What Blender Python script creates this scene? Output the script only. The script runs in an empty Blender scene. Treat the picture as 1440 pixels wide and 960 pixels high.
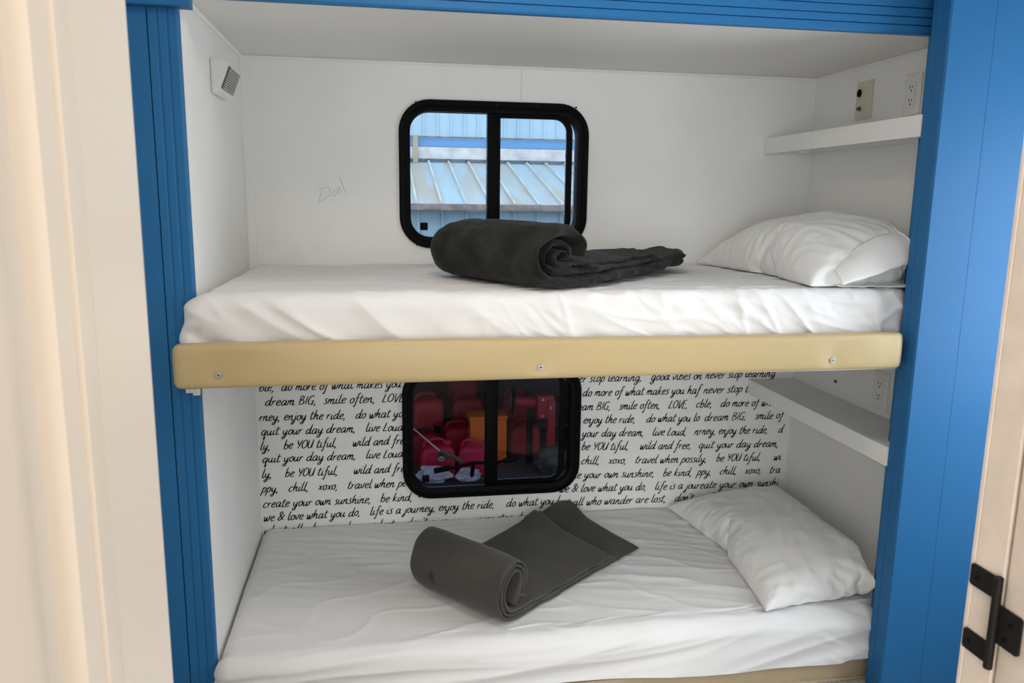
import bpy, bmesh, math, random
from mathutils import Vector, Matrix, noise
random.seed(7)
C = bpy.context.scene.collection
PI = math.pi

# ------------------------------------------------------------------ camera
def look_axes(yaw, pitch, roll):
    cy, sy, cp, sp = math.cos(yaw), math.sin(yaw), math.cos(pitch), math.sin(pitch)
    F = Vector((sy*cp, cy*cp, -sp)); R = Vector((cy, -sy, 0)); U = R.cross(F)
    cr, sr = math.cos(roll), math.sin(roll)
    return F, R*cr + U*sr, U*cr - R*sr
F, R, U = look_axes(.1669, .1785, .0127)
cam = bpy.data.cameras.new('camera'); camo = bpy.data.objects.new('camera', cam); C.objects.link(camo)
camo.matrix_world = Matrix(((R.x, U.x, -F.x, .412), (R.y, U.y, -F.y, -2.6007), (R.z, U.z, -F.z, 1.312), (0, 0, 0, 1)))
cam.sensor_width = 36; cam.lens = 36*1102.7/1440; cam.clip_start = .02; cam.clip_end = 200
cam.dof.use_dof = True; cam.dof.focus_distance = 2.2; cam.dof.aperture_fstop = 12
bpy.context.scene.camera = camo

# ------------------------------------------------------------------ world, light, exposure
sc = bpy.context.scene
sc.view_settings.view_transform = 'Standard'; sc.view_settings.look = 'None'
sc.view_settings.gamma = 1; sc.view_settings.use_curve_mapping = False
sc.view_settings.exposure = 0.29
sc.cycles.use_denoising = True
sc.cycles.max_bounces = 10; sc.cycles.diffuse_bounces = 6; sc.cycles.transparent_max_bounces = 12
w = bpy.data.worlds.new('sky'); sc.world = w; w.use_nodes = True
bg = w.node_tree.nodes['Background']; bg.inputs[0].default_value = (.80, .90, 1.0, 1); bg.inputs[1].default_value = 1.65
def area(name, loc, direction, sx, sy, power, col):
    l = bpy.data.lights.new(name, 'AREA'); l.shape = 'RECTANGLE'; l.size = sx; l.size_y = sy; l.energy = power; l.color = col
    o = bpy.data.objects.new(name, l); C.objects.link(o); o.location = loc
    o.rotation_euler = Vector(direction).to_track_quat('-Z', 'Y').to_euler(); return o
area('daylight_and_fill', (2.36, -1.36, 1.12), (-1, .10, 0), 1.64, .78, 20, (.90, .96, 1.0))       # through the passage window on the right
area('lamp_light', (.55, -1.40, 2.065), (0, 0, -1), .26, .26, 3.8, (1.0, .87, .72))            # under the passage ceiling lamp
area('lamp_light', (.62, -3.0, 2.065), (0, 0, -1), .30, .30, 6, (1.0, .86, .68))             # under the ceiling lamp of the room in front

area('daylight_and_fill', (-.15, -4.62, .98), (0, 1, 0), 1.5, 1.6, 44, (1.0, .97, .93))               # added fill, from an unseen opening in the room behind the viewer

# ------------------------------------------------------------------ materials
def mat(name, col, rough=.6, spec=.5, metal=0, bump=None, bump_str=.2, var=0, var_scale=8, col2=None, sheen=0, aniso=None, coat=0):
    m = bpy.data.materials.new(name); m.use_nodes = True; t = m.node_tree; b = t.nodes['Principled BSDF']
    b.inputs['Base Color'].default_value = (*col, 1); b.inputs['Roughness'].default_value = rough
    b.inputs['Specular IOR Level'].default_value = spec; b.inputs['Metallic'].default_value = metal
    b.inputs['Coat Weight'].default_value = coat
    if sheen:
        b.inputs['Sheen Weight'].default_value = sheen; b.inputs['Sheen Roughness'].default_value = .45
        b.inputs['Sheen Tint'].default_value = (*[min(1, c*6+.3) for c in col], 1)
    tc = t.nodes.new('ShaderNodeTexCoord')
    def nz(scale, detail=4):
        n = t.nodes.new('ShaderNodeTexNoise'); n.inputs['Scale'].default_value = scale; n.inputs['Detail'].default_value = detail
        if aniso:
            mp = t.nodes.new('ShaderNodeMapping'); mp.inputs['Scale'].default_value = aniso
            t.links.new(tc.outputs['Object'], mp.inputs[0]); t.links.new(mp.outputs[0], n.inputs['Vector'])
        else: t.links.new(tc.outputs['Object'], n.inputs['Vector'])
        return n
    if var or col2:
        n = nz(var_scale); r = t.nodes.new('ShaderNodeValToRGB')
        c2 = col2 if col2 else tuple(c*(1-var) for c in col)
        r.color_ramp.elements[0].position = .38; r.color_ramp.elements[1].position = .64
        r.color_ramp.elements[0].color = (*c2, 1); r.color_ramp.elements[1].color = (*col, 1)
        t.links.new(n.outputs['Fac'], r.inputs[0]); t.links.new(r.outputs[0], b.inputs['Base Color'])
    if bump:
        n = nz(bump); bp = t.nodes.new('ShaderNodeBump'); bp.inputs['Strength'].default_value = bump_str; bp.inputs['Distance'].default_value = .004
        t.links.new(n.outputs['Fac'], bp.inputs['Height']); t.links.new(bp.outputs[0], b.inputs['Normal'])
    return m
def glass_mat(name, tint):
    m = bpy.data.materials.new(name); m.use_nodes = True; t = m.node_tree
    for n in list(t.nodes): t.nodes.remove(n)
    o = t.nodes.new('ShaderNodeOutputMaterial'); mx = t.nodes.new('ShaderNodeMixShader'); fr = t.nodes.new('ShaderNodeFresnel')
    tr = t.nodes.new('ShaderNodeBsdfTransparent'); gl = t.nodes.new('ShaderNodeBsdfGlossy')
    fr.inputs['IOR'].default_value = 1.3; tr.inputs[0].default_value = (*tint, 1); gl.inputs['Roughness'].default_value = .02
    t.links.new(fr.outputs[0], mx.inputs[0]); t.links.new(tr.outputs[0], mx.inputs[1]); t.links.new(gl.outputs[0], mx.inputs[2]); t.links.new(mx.outputs[0], o.inputs[0])
    return m
M = dict(
    white=mat('white_wall_paint', (.84, .84, .825), .55, .35, bump=35, bump_str=.06, var=.05, var_scale=2.5),
    ceil=mat('ceiling_paint', (.77, .76, .735), .6, .3, bump=25, bump_str=.05),
    wallpaper=mat('wallpaper', (.70, .695, .67), .5, .3),
    ink=mat('black_ink', (.012, .012, .013), .6, .2),
    pencil=mat('pencil', (.33, .33, .32), .7, .1),
    seam=mat('seam_line', (.35, .34, .32), .8, .1),
    blue=mat('blue_paint', (.018, .138, .34), .48, .22, bump=60, bump_str=.03),
    seamblue=mat('blue_paint_gap', (.006, .03, .07), .7, .1),
    cream=mat('cream_paint', (.80, .735, .655), .4, .45, bump=14, bump_str=.05),
    beige=mat('chipped_beige_paint', (.66, .57, .49), .45, .4, bump=40, bump_str=.15, var=.1, var_scale=30),
    sheet=mat('white_cotton', (.77, .77, .775), .9, .08, bump=60, bump_str=.10),
    pillow=mat('white_pillowcase', (.80, .80, .79), .75, .2, bump=45, bump_str=.12, sheen=.1),
    tan=mat('tan_vinyl', (.50, .385, .20), .38, .45, bump=180, bump_str=.04),
    board=mat('painted_plywood', (.83, .83, .81), .5, .4),
    tanboard=mat('tan_board', (.50, .40, .26), .5, .35, var=.15, var_scale=6),
    steel=mat('steel', (.62, .61, .58), .3, .5, metal=1),
    black=mat('black_plastic', (.0025, .0025, .003), .5, .07),
    rubber=mat('black_rubber', (.005, .005, .006), .6, .15),
    hinge=mat('black_hinge_metal', (.007, .006, .005), .55, .2),
    hole=mat('dark_recess', (.004, .004, .004), .8, .1),
    plate=mat('white_plastic', (.78, .775, .75), .35, .45),
    ivory=mat('ivory_plastic', (.60, .57, .45), .4, .45),
    lens=mat('grey_lens', (.42, .41, .39), .35, .5),
    gap=mat('lens_gap', (.10, .095, .09), .6, .2),
    velvet=mat('dark_grey_fleece', (.029, .029, .0275), .9, .1, bump=120, bump_str=.5, var=.55, var_scale=13, sheen=.14),
    velvet2=mat('grey_fleece', (.070, .066, .060), .85, .12, bump=160, bump_str=.25, var=.22, var_scale=7, sheen=.22),
    carpet=mat('carpet', (.60, .55, .48), .95, .1, bump=350, bump_str=.6, var=.6, var_scale=260),
    glass=glass_mat('window_glass', (.92, .95, .96)),
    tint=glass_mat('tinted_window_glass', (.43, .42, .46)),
    bmetal=mat('pale_blue_sheet_metal', (.44, .61, .74), .5, .4, var=.10, var_scale=1.5),
    broof=mat('weathered_blue_roof', (.38, .55, .68), .55, .35, col2=(.42, .40, .35), var_scale=1.1, aniso=(2.2, .25, 1)),
    bdark=mat('blue_band', (.13, .33, .62), .5, .4),
    flash=mat('weathered_flashing', (.52, .48, .50), .7, .3, col2=(.66, .66, .68), var_scale=5),
    rib=mat('pale_rib', (.62, .68, .70), .5, .4, col2=(.55, .45, .34), var_scale=2.0),
    gutter=mat('rusty_gutter', (.30, .25, .25), .6, .3, var=.4, var_scale=9),
    wood=mat('bleached_wood', (.42, .36, .26), .8, .2),
    asphalt=mat('ground', (.10, .10, .10), .95, .1, var=.4, var_scale=5),
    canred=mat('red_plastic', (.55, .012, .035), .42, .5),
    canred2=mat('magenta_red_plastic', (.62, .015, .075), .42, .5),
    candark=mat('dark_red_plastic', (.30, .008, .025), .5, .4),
    orange=mat('orange_plastic', (.90, .20, .015), .45, .45),
    redpaint=mat('red_enamel', (.42, .022, .035), .35, .5),
    olive=mat('olive_foam', (.16, .15, .09), .8, .2),
    rod=mat('pale_rod', (.70, .66, .62), .4, .4),
    bag=mat('white_blue_plastic', (.45, .52, .66), .35, .5, col2=(.75, .76, .80), var_scale=9),
    bin=mat('grey_green_plastic', (.075, .085, .08), .6, .3),
    bluep=mat('blue_plastic', (.02, .09, .42), .4, .5),
    warm=None)
e = bpy.data.materials.new('lamp_glow'); e.use_nodes = True
e.node_tree.nodes['Principled BSDF'].inputs['Emission Color'].default_value = (1, .85, .65, 1)
e.node_tree.nodes['Principled BSDF'].inputs['Emission Strength'].default_value = 2
M['warm'] = e

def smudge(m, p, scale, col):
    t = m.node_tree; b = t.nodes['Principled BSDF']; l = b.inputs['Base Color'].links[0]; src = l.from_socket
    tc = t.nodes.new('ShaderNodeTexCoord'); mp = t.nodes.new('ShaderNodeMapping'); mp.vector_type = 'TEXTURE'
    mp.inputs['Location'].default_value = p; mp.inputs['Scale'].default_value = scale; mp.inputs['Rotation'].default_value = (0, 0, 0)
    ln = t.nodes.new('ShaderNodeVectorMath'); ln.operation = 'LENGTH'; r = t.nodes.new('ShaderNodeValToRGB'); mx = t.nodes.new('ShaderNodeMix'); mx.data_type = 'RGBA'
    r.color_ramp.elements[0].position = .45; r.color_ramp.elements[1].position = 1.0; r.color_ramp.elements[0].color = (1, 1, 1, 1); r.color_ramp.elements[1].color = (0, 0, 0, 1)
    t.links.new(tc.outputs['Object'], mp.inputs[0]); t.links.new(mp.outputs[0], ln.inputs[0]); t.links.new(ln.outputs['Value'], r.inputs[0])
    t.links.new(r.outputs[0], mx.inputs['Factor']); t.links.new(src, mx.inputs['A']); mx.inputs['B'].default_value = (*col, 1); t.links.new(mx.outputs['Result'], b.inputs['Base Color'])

# ------------------------------------------------------------------ helpers
def tag(o, label=None, cat=None, group=None, kind=None):
    if label: o['label'] = label
    if cat: o['category'] = cat
    if group: o['group'] = group
    if kind: o['kind'] = kind
    return o
def empty(name, loc=(0, 0, 0), rz=0):
    o = bpy.data.objects.new(name, None); C.objects.link(o); o.location = loc; o.rotation_euler = (0, 0, rz); o.empty_display_size = .05
    return o
def obj(name, bm, m, parent=None, smooth=True, angle=40):
    bmesh.ops.recalc_face_normals(bm, faces=bm.faces)
    me = bpy.data.meshes.new(name); bm.to_mesh(me); bm.free()
    me.materials.append(m)
    if smooth:
        for p in me.polygons: p.use_smooth = True
        if angle < 180: me.set_sharp_from_angle(angle=math.radians(angle))
    o = bpy.data.objects.new(name, me); C.objects.link(o)
    if parent: o.parent = parent
    return o
def box(bm, x0, x1, y0, y1, z0, z1, bev=0, seg=2):
    t = bmesh.new()
    r = bmesh.ops.create_cube(t, size=1)
    for v in t.verts: v.co = Vector(((x0+x1)/2 + v.co.x*(x1-x0), (y0+y1)/2 + v.co.y*(y1-y0), (z0+z1)/2 + v.co.z*(z1-z0)))
    if bev: bmesh.ops.bevel(t, geom=t.edges[:], offset=bev, segments=seg, affect='EDGES', profile=.6)
    merge(bm, t); return bm
def merge(bm, t, mx=None):
    vs = {}
    for v in t.verts: vs[v] = bm.verts.new(mx @ v.co if mx else v.co)
    for f in t.faces:
        try: bm.faces.new([vs[v] for v in f.verts])
        except ValueError: pass
    t.free()
def cyl(bm, p0, p1, r0, r1=None, n=20, bev=0):
    r1 = r0 if r1 is None else r1
    p0, p1 = Vector(p0), Vector(p1); d = p1-p0; q = d.to_track_quat('Z', 'Y').to_matrix()
    rings = [(0, r0), (d.length, r1)]
    if bev: rings = [(0, r0-bev), (bev, r0), (d.length-bev, r1), (d.length, r1-bev)]
    L = []
    for h, r in rings: L.append([bm.verts.new(p0 + q @ Vector((r*math.cos(2*PI*k/n), r*math.sin(2*PI*k/n), h))) for k in range(n)])
    for a, b in zip(L, L[1:]):
        for k in range(n): bm.faces.new((a[k], a[(k+1) % n], b[(k+1) % n], b[k]))
    bm.faces.new(L[0][::-1]); bm.faces.new(L[-1]); return bm
def tube(bm, pts, r, n=10):
    pts = [Vector(p) for p in pts]; L = []
    for i, p in enumerate(pts):
        d = (pts[min(i+1, len(pts)-1)] - pts[max(i-1, 0)]).normalized()
        q = d.to_track_quat('Z', 'Y').to_matrix(); rr = r(i/(len(pts)-1)) if callable(r) else r
        L.append([bm.verts.new(p + q @ Vector((rr*math.cos(2*PI*k/n), rr*math.sin(2*PI*k/n), 0))) for k in range(n)])
    for a, b in zip(L, L[1:]):
        for k in range(n): bm.faces.new((a[k], a[(k+1) % n], b[(k+1) % n], b[k]))
    bm.faces.new(L[0][::-1]); bm.faces.new(L[-1]); return bm
def catmull(pts, sub=6):
    P = [Vector(p) for p in pts]; out = []
    for i in range(len(P)-1):
        a = P[max(i-1, 0)]; b = P[i]; c = P[i+1]; d = P[min(i+2, len(P)-1)]
        for k in range(sub):
            t = k/sub
            out.append(.5*((2*b) + (c-a)*t + (2*a-5*b+4*c-d)*t*t + (3*b-a-3*c+d)*t**3))
    out.append(P[-1]); return out
def extrude_profile(bm, prof, axis, a0, a1):
    """closed profile extruded along an axis: 'z' takes (x,y) pairs, 'x' takes (y,z), 'y' takes (x,z)"""
    def P(p, a): return (p[0], p[1], a) if axis == 'z' else ((a, p[0], p[1]) if axis == 'x' else (p[0], a, p[1]))
    A = [bm.verts.new(P(p, a0)) for p in prof]; B = [bm.verts.new(P(p, a1)) for p in prof]; n = len(prof)
    for k in range(n): bm.faces.new((A[k], A[(k+1) % n], B[(k+1) % n], B[k]))
    bm.faces.new(A[::-1]); bm.faces.new(B); return bm
def rrect(x0, x1, z0, z1, r, n=8):
    """rounded rectangle, r = radii (bottom-left, bottom-right, top-right, top-left)"""
    if not isinstance(r, tuple): r = (r,)*4
    out = []
    for (cx, cz, rr, a0) in ((x0+r[0], z0+r[0], r[0], PI), (x1-r[1], z0+r[1], r[1], 1.5*PI), (x1-r[2], z1-r[2], r[2], 0), (x0+r[3], z1-r[3], r[3], .5*PI)):
        for k in range(n+1):
            a = a0 + .5*PI*k/n; out.append((cx + rr*math.cos(a), cz + rr*math.sin(a)))
    return out
def sweep_loops(bm, loops):
    """loops of equal length, joined into a closed ring"""
    L = [[bm.verts.new(p) for p in lp] for lp in loops]; n = len(L[0])
    for i in range(len(L)):
        a, b = L[i], L[(i+1) % len(L)]
        for k in range(n): bm.faces.new((a[k], a[(k+1) % n], b[(k+1) % n], b[k]))
    return bm
def slab_with_holes(bm, outer, holes, P, d0, d1):
    """flat slab with holes; P(u, v, d) gives the point"""
    for d in (d0, d1):
        loops = []
        for lp in [outer]+holes:
            vs = [bm.verts.new(P(u, v, d)) for u, v in lp]; loops.append(vs)
        ed = [bm.edges.new((vs[i], vs[(i+1) % len(vs)])) for vs in loops for i in range(len(vs))]
        bmesh.ops.triangle_fill(bm, use_beauty=True, use_dissolve=False, edges=ed)
        if d == d0: first = loops
    for a, b in zip(first, loops):
        n = len(a)
        for k in range(n): bm.faces.new((a[k], a[(k+1) % n], b[(k+1) % n], b[k]))
    return bm
def struct(name, bm, m, parent=None, smooth=True):
    o = obj(name, bm, m, parent, smooth, 35)
    if not parent: o['kind'] = 'structure'
    return o
B = bmesh.new
fbm = lambda v, o=4: noise.fractal(v, .9, 2.0, o)
def ss(a, b, x):
    t = max(0, min(1, (x-a)/(b-a))); return t*t*(3-2*t)

# ------------------------------------------------------------------ the setting: sleeping nook
W = 1.9; H = 1.735
WZ = ((1.153, 1.623), (.288, .758))                                # the two windows, sill and head
wx0, wx1 = .475, 1.098
wall = slab_with_holes(B(), [(-.05, 0), (1.95, 0), (1.95, 1.95), (-.05, 1.95)],
                       [rrect(wx0+.012, wx1-.012, a+.012, b-.012, .088) for a, b in WZ], lambda u, v, d: (u, d, v), 0, .04)
wall_back = struct('wall_back', wall, M['white'], smooth=False)
struct('wall_left', box(B(), -.05, 0, -.744, -.0005, 0, H), M['white'])
struct('wall_right', box(B(), W, W+.05, -.757, -.0005, 0, H), M['white'])
struct('ceiling_nook', box(B(), -.05, 1.95, -.744, -.0005, H, H+.05), M['ceil'])
struct('floor', box(B(), -1.3, 2.7, -4.5, -.0005, -.05, 0), M['carpet'])
# corner battens and caulk
bm = B(); extrude_profile(bm, [(.0005, -.0005), (.0005, -.006), (.006, -.004), (.025, -.004), (.027, -.0005)], 'z', .95, H-.001); struct('trim_1', bm, M['white'])
bm = B(); extrude_profile(bm, [(-.001, H-.001), (-.009, H-.001), (-.007, H-.004), (-.004, H-.007), (-.001, H-.009)], 'x', .001, W-.001); struct('trim_2', bm, M['white'])
bm = B(); extrude_profile(bm, [(.001, H-.001), (.009, H-.001), (.007, H-.004), (.004, H-.007), (.001, H-.009)], 'y', -.74, -.01); struct('trim_3', bm, M['white'])
bm = B(); extrude_profile(bm, [(W-.001, H-.001), (W-.007, H-.001), (W-.005, H-.005), (W-.001, H-.007)], 'y', -.74, -.01); struct('trim_4', bm, M['white'])
bm = B(); box(bm, .8696, .8704, -.0006, .001, 1.63, H-.01); obj('seam', bm, M['seam'], wall_back, False)
# blue trim of the opening: a fluted board on the left, a fluted header, corner block, and the panelled end wall on the right
f = -.765
def fluted(e, s):   # profile across the board, e = edge at the opening, going outward by s
    return [(e, -.745), (e, f+.003), (e+s*.004, f), (e+s*.019, f), (e+s*.021, f+.002), (e+s*.024, f+.002), (e+s*.026, f), (e+s*.039, f), (e+s*.041, f+.002), (e+s*.044, f+.002), (e+s*.046, f),
            (e+s*.0605, f), (e+s*.061, f+.006), (e+s*.063, f+.006), (e+s*.0635, f), (e+s*.15, f), (e+s*.15, -.745)]
struct('trim_6', extrude_profile(B(), fluted(0, -1), 'z', 0, 1.699), M['blue'], smooth=False)
e0 = 1.724
hp = [(-.745, e0), (f+.003, e0), (f, e0+.004)]
for gz in (.020, .039, .060, .082): hp += [(f, e0+gz-.0015), (f+.005, e0+gz-.0008), (f+.005, e0+gz+.0008), (f, e0+gz+.0015)]
hp += [(f, e0+.375), (-.745, e0+.375)]
struct('trim_7', extrude_profile(B(), hp, 'x', .0285, 1.7655), M['blue'], smooth=False)
struct('trim_8', box(B(), -.165, .0275, -.786, -.745, 1.70, 1.884, .003), M['blue'])
struct('wall_left_passage', box(B(), -.26, -.151, -.80, -.745, 0, 2.1), M['blue'])
# right end wall: grooved edge strip and boards facing the passage
pr = [(1.7255, -.807), (1.7255, -.829), (1.727, -.830), (1.727, -.8325), (1.7255, -.8335), (1.7255, -.865), (1.7295, -.869), (1.8452, -.869), (1.8454, -.8665), (1.8459, -.8665), (1.8461, -.869), (2.249, -.869), (2.249, -.745), (1.766, -.745), (1.766, -.807)]
struct('wall_right_panel', extrude_profile(B(), pr, 'z', 0, 2.099), M['blue'], smooth=False)
# passage between nook and doorway
struct('wall_left_side', box(B(), -.31, -.2605, -1.95, -.745, 0, 2.1), M['white'])
hw = slab_with_holes(B(), [(-1.9485, 0), (-.757, 0), (-.757, 2.1), (-1.9485, 2.1)], [[(-1.77, .2), (-.95, .2), (-.95, 1.93), (-1.77, 1.93)]], lambda u, v, d: (d, u, v), 2.25, 2.30)
struct('wall_right_side', hw, M['white'], smooth=False)
bm = B(); sweep_loops(bm, [[(x, u, v) for u, v in rrect(-1.77+d, -.95-d, .2+d, 1.93-d, .01, 2)] for x, d in ((2.24, .0), (2.24, .03), (2.295, .03), (2.295, .0))])
w3 = tag(empty('window_3', (2.25, -1.36, 1.3)), kind='structure')
o = obj('frame', bm, M['black'], None); o.parent = w3; o.location = (-2.25, 1.36, -1.3)
struct('ceiling', box(B(), -1.3, 2.7, -4.5, -.7445, 2.1, 2.15), M['ceil'])
struct('wall_front', box(B(), 1.041, 2.65, -1.994, -1.95, 0, 2.1), M['white'])
struct('wall_front_left', box(B(), -1.3, .222, -2.32, -1.9505, 0, 2.1), M['cream'])
struct('wall_over_doorway', box(B(), .222, 1.041, -1.99, -1.9505, 1.80, 2.1), M['white'])
struct('wall_room_left', box(B(), -1.3, -1.25, -4.5, -2.3205, 0, 2.1), M['cream'])
struct('wall_room_right', box(B(), 2.55, 2.60, -4.5, -1.9945, 0, 2.1), M['cream'])
bw = slab_with_holes(B(), [(-1.249, 0), (2.549, 0), (2.549, 2.1), (-1.249, 2.1)], [[(-.95, .15), (.65, .15), (.65, 1.95), (-.95, 1.95)]], lambda u, v, d: (u, d, v), -4.49, -4.45)  # unseen wall, its opening added to let the fill light through
struct('wall_room_back', bw, M['cream'], smooth=False)
# doorway mouldings on the left: broad flat jamb, round-edged stop, casing
x = .231
jp = [(.2225, -1.951), (x-.003, -1.951), (x, -1.954), (x, -2.066), (x-.004, -2.069), (x-.004, -2.074), (x+.003, -2.078), (x+.004, -2.084), (x+.004, -2.104), (x+.001, -2.107), (x+.001, -2.112),
      (x+.004, -2.115), (x+.003, -2.136), (x-.003, -2.141), (x-.007, -2.146), (x-.007, -2.160), (x-.003, -2.170), (x+.002, -2.183), (x+.003, -2.20), (x+.001, -2.215), (x, -2.30), (.2225, -2.30)]
struct('trim_9', extrude_profile(B(), jp, 'z', 0, 1.799), M['cream'])
# jamb on the right, with a thin bead on its far edge
jp = [(.99, -1.994), (.99, -1.9595), (.991, -1.9588), (.991, -1.9578), (.99, -1.957), (.99, -1.953), (.993, -1.95), (1.0405, -1.95), (1.0405, -1.994)]
struct('trim_10', extrude_profile(B(), jp, 'z', 0, 1.799), M['beige'])
# door folded back against the viewer, with its black surface hinge
door = tag(empty('door_1', (1.01, -2.0, 0)), kind='structure')
def child(name, bm, m, parent, **k):
    """bm in world coordinates, re-expressed under an unrotated parent"""
    o = obj(name, bm, m, parent, **k); l = Vector((0, 0, 0)); q = parent
    while q: l += q.location; q = q.parent
    o.location = -l if not parent.type == 'MESH' else Vector((0, 0, 0))
    return o
bm = box(B(), .9905, 1.026, -2.50, -1.9985, .015, 1.78, .003); child('door_panel', bm, M['beige'], door)
bm = B()
for (y0, y1, z0, z1) in ((-1.993, -1.957, .941, .963), (-1.993, -1.957, .873, .894), (-2.024, -1.993, .900, .938)):
    t = B(); lp = rrect(y0, y1, z0, z1, .003, 3)
    extrude_profile(bm, [(u, v) for u, v in lp], 'x', .9872, .9898)
cyl(bm, (.9855, -1.9945, .871), (.9855, -1.9945, .966), .0042, n=16, bev=.0008)
hg = child('hinge', bm, M['hinge'], door)
for (y, z) in ((-1.967, .951), (-1.966, .883), (-2.013, .926), (-2.008, .909)):
    bm = cyl(B(), (.9873, y, z), (.9862, y, z), .0032, .0026, 14); child('screw', bm, M['hole'], hg)

# ------------------------------------------------------------------ handwriting on the wallpaper (pen strokes)
G = {
'a': (1.0, [[(.75,.85),(.45,1.0),(.12,.6),(.1,.15),(.35,0),(.65,.5),(.78,.95)],[(.78,.95),(.68,.3),(.75,.02),(1.0,.15)]]),
'b': (.85, [[(.28,1.9),(.15,1.0),(.1,.2),(.3,0),(.62,.25),(.65,.75),(.45,.95),(.18,.6)]]),
'c': (.75, [[(.65,.8),(.5,1.0),(.2,.75),(.08,.3),(.25,0),(.6,.2)]]),
'd': (1.0, [[(.7,.8),(.45,.95),(.12,.6),(.08,.15),(.3,0),(.65,.5),(.88,1.9)],[(.88,1.9),(.7,.4),(.75,.02),(.98,.15)]]),
'e': (.75, [[(.1,.45),(.5,.6),(.6,.85),(.4,1.0),(.12,.65),(.1,.2),(.3,0),(.68,.2)]]),
'f': (.7, [[(.8,1.75),(.6,1.9),(.42,1.5),(.3,.5),(.18,-.5),(.05,-.8),(-.1,-.6)],[(.05,.9),(.65,1.0)]]),
'g': (.95, [[(.7,.85),(.4,1),(.1,.6),(.12,.15),(.35,.05),(.65,.5),(.75,.95)],[(.75,.95),(.65,0),(.5,-.7),(.2,-.8),(.1,-.5),(.9,.15)]]),
'h': (.9, [[(.32,1.9),(.15,.9),(.05,0)],[(.08,.3),(.4,.9),(.6,.9),(.55,.4),(.6,.02),(.88,.15)]]),
'i': (.48, [[(.2,.95),(.1,.3),(.2,0),(.48,.2)],[(.28,1.4),(.34,1.5)]]),
'j': (.48, [[(.3,.95),(.2,0),(.05,-.7),(-.15,-.8),(-.2,-.5),(.4,.15)],[(.35,1.4),(.41,1.5)]]),
'k': (.82, [[(.32,1.9),(.12,.8),(.05,0)],[(.65,.95),(.2,.5),(.5,.15),(.82,.1)]]),
'l': (.48, [[(.32,1.9),(.15,.8),(.12,.15),(.25,0),(.48,.2)]]),
'm': (1.15, [[(.1,.95),(.02,0)],[(.05,.4),(.3,.9),(.45,.85),(.4,0)],[(.42,.4),(.68,.9),(.85,.85),(.8,.1),(.9,0),(1.13,.2)]]),
'n': (.85, [[(.1,.95),(.02,0)],[(.05,.4),(.35,.92),(.52,.85),(.48,.15),(.58,0),(.83,.2)]]),
'o': (.78, [[(.4,1),(.12,.7),(.1,.2),(.35,0),(.62,.35),(.6,.8),(.4,1),(.75,.85)]]),
'p': (.8, [[(.2,1.0),(.05,0),(-.08,-.8)],[(.1,.5),(.4,.98),(.65,.75),(.55,.2),(.3,0),(.1,.15)]]),
'q': (.92, [[(.7,.85),(.4,1),(.1,.6),(.12,.15),(.35,.05),(.65,.5),(.75,.95)],[(.75,.95),(.62,-.1),(.55,-.85),(.78,-.4)]]),
'r': (.65, [[(.12,.95),(.05,0)],[(.08,.4),(.3,.85),(.6,.9)]]),
's': (.62, [[(.6,.95),(.35,1.0),(.2,.75),(.4,.45),(.4,.1),(.15,0),(-.02,.1)]]),
't': (.62, [[(.35,1.6),(.2,.8),(.15,.15),(.3,0),(.6,.2)],[(0,1.05),(.7,1.15)]]),
'u': (.92, [[(.12,.95),(.06,.25),(.25,0),(.55,.4),(.65,.95)],[(.65,.95),(.58,.2),(.68,0),(.9,.2)]]),
'v': (.75, [[(.05,.95),(.2,.05),(.5,.5),(.6,1.0),(.8,.9)]]),
'w': (1.1, [[(.05,.95),(.12,.1),(.25,0),(.5,.8),(.5,.1),(.65,0),(.9,.5),(.92,1.0),(1.12,.9)]]),
'x': (.75, [[(.05,.9),(.25,.75),(.45,.15),(.72,.05)],[(.7,.95),(.05,0)]]),
'y': (.9, [[(.12,.95),(.1,.3),(.3,.05),(.6,.5),(.7,.95)],[(.7,.95),(.55,-.1),(.4,-.7),(.15,-.8),(.1,-.5),(.88,.15)]]),
',': (.4, [[(.15,.12),(.12,-.1),(0,-.35)]]), "'": (.3, [[(.2,1.8),(.12,1.4)]]), ' ': (.55, []),
'&': (1.15, [[(1.0,.05),(.65,.45),(.3,1.1),(.25,1.55),(.5,1.75),(.65,1.4),(.25,.65),(.05,.25),(.3,0),(.7,.5),(1.05,1.2)]]),
'B': (.95, [[(.2,1.9),(.1,0)],[(.1,1.85),(.55,1.85),(.62,1.3),(.2,1.0)],[(.2,1.0),(.75,.8),(.7,.2),(.1,0)]]),
'I': (.42, [[(.25,1.9),(.15,0)]]),
'G': (1.05, [[(.85,1.6),(.6,1.9),(.2,1.4),(.1,.5),(.35,0),(.75,.2),(.82,.8)],[(.5,.8),(1.0,.8)],[(.82,.8),(.75,-.2)]]),
'L': (.75, [[(.3,1.9),(.14,.9),(.05,.05),(.3,.02),(.72,.1)]]),
'O': (1.05, [[(.55,1.9),(.15,1.3),(.12,.4),(.45,0),(.85,.5),(.85,1.4),(.55,1.9)]]),
'V': (.85, [[(.1,1.9),(.27,.05),(.45,.3),(.88,1.9)]]),
'E': (.8, [[(.22,1.9),(.1,0),(.65,.05)],[(.15,1.0),(.6,1.0)],[(.22,1.85),(.78,1.85)]]),
'Y': (.85, [[(.05,1.9),(.25,1.0),(.5,1.0),(.85,1.9)],[(.7,1.5),(.3,0)]]),
'U': (1.0, [[(.1,1.9),(.08,.4),(.3,0),(.65,.4),(.85,1.9)],[(.85,1.9),(.75,0)]]),
'D': (1.2, [[(.15,1.8),(.05,0)],[(-.1,1.7),(.55,1.9),(.75,1.2),(.45,.5),(.05,.3)],[(.5,.35),(.6,.15)]]),
}
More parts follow.
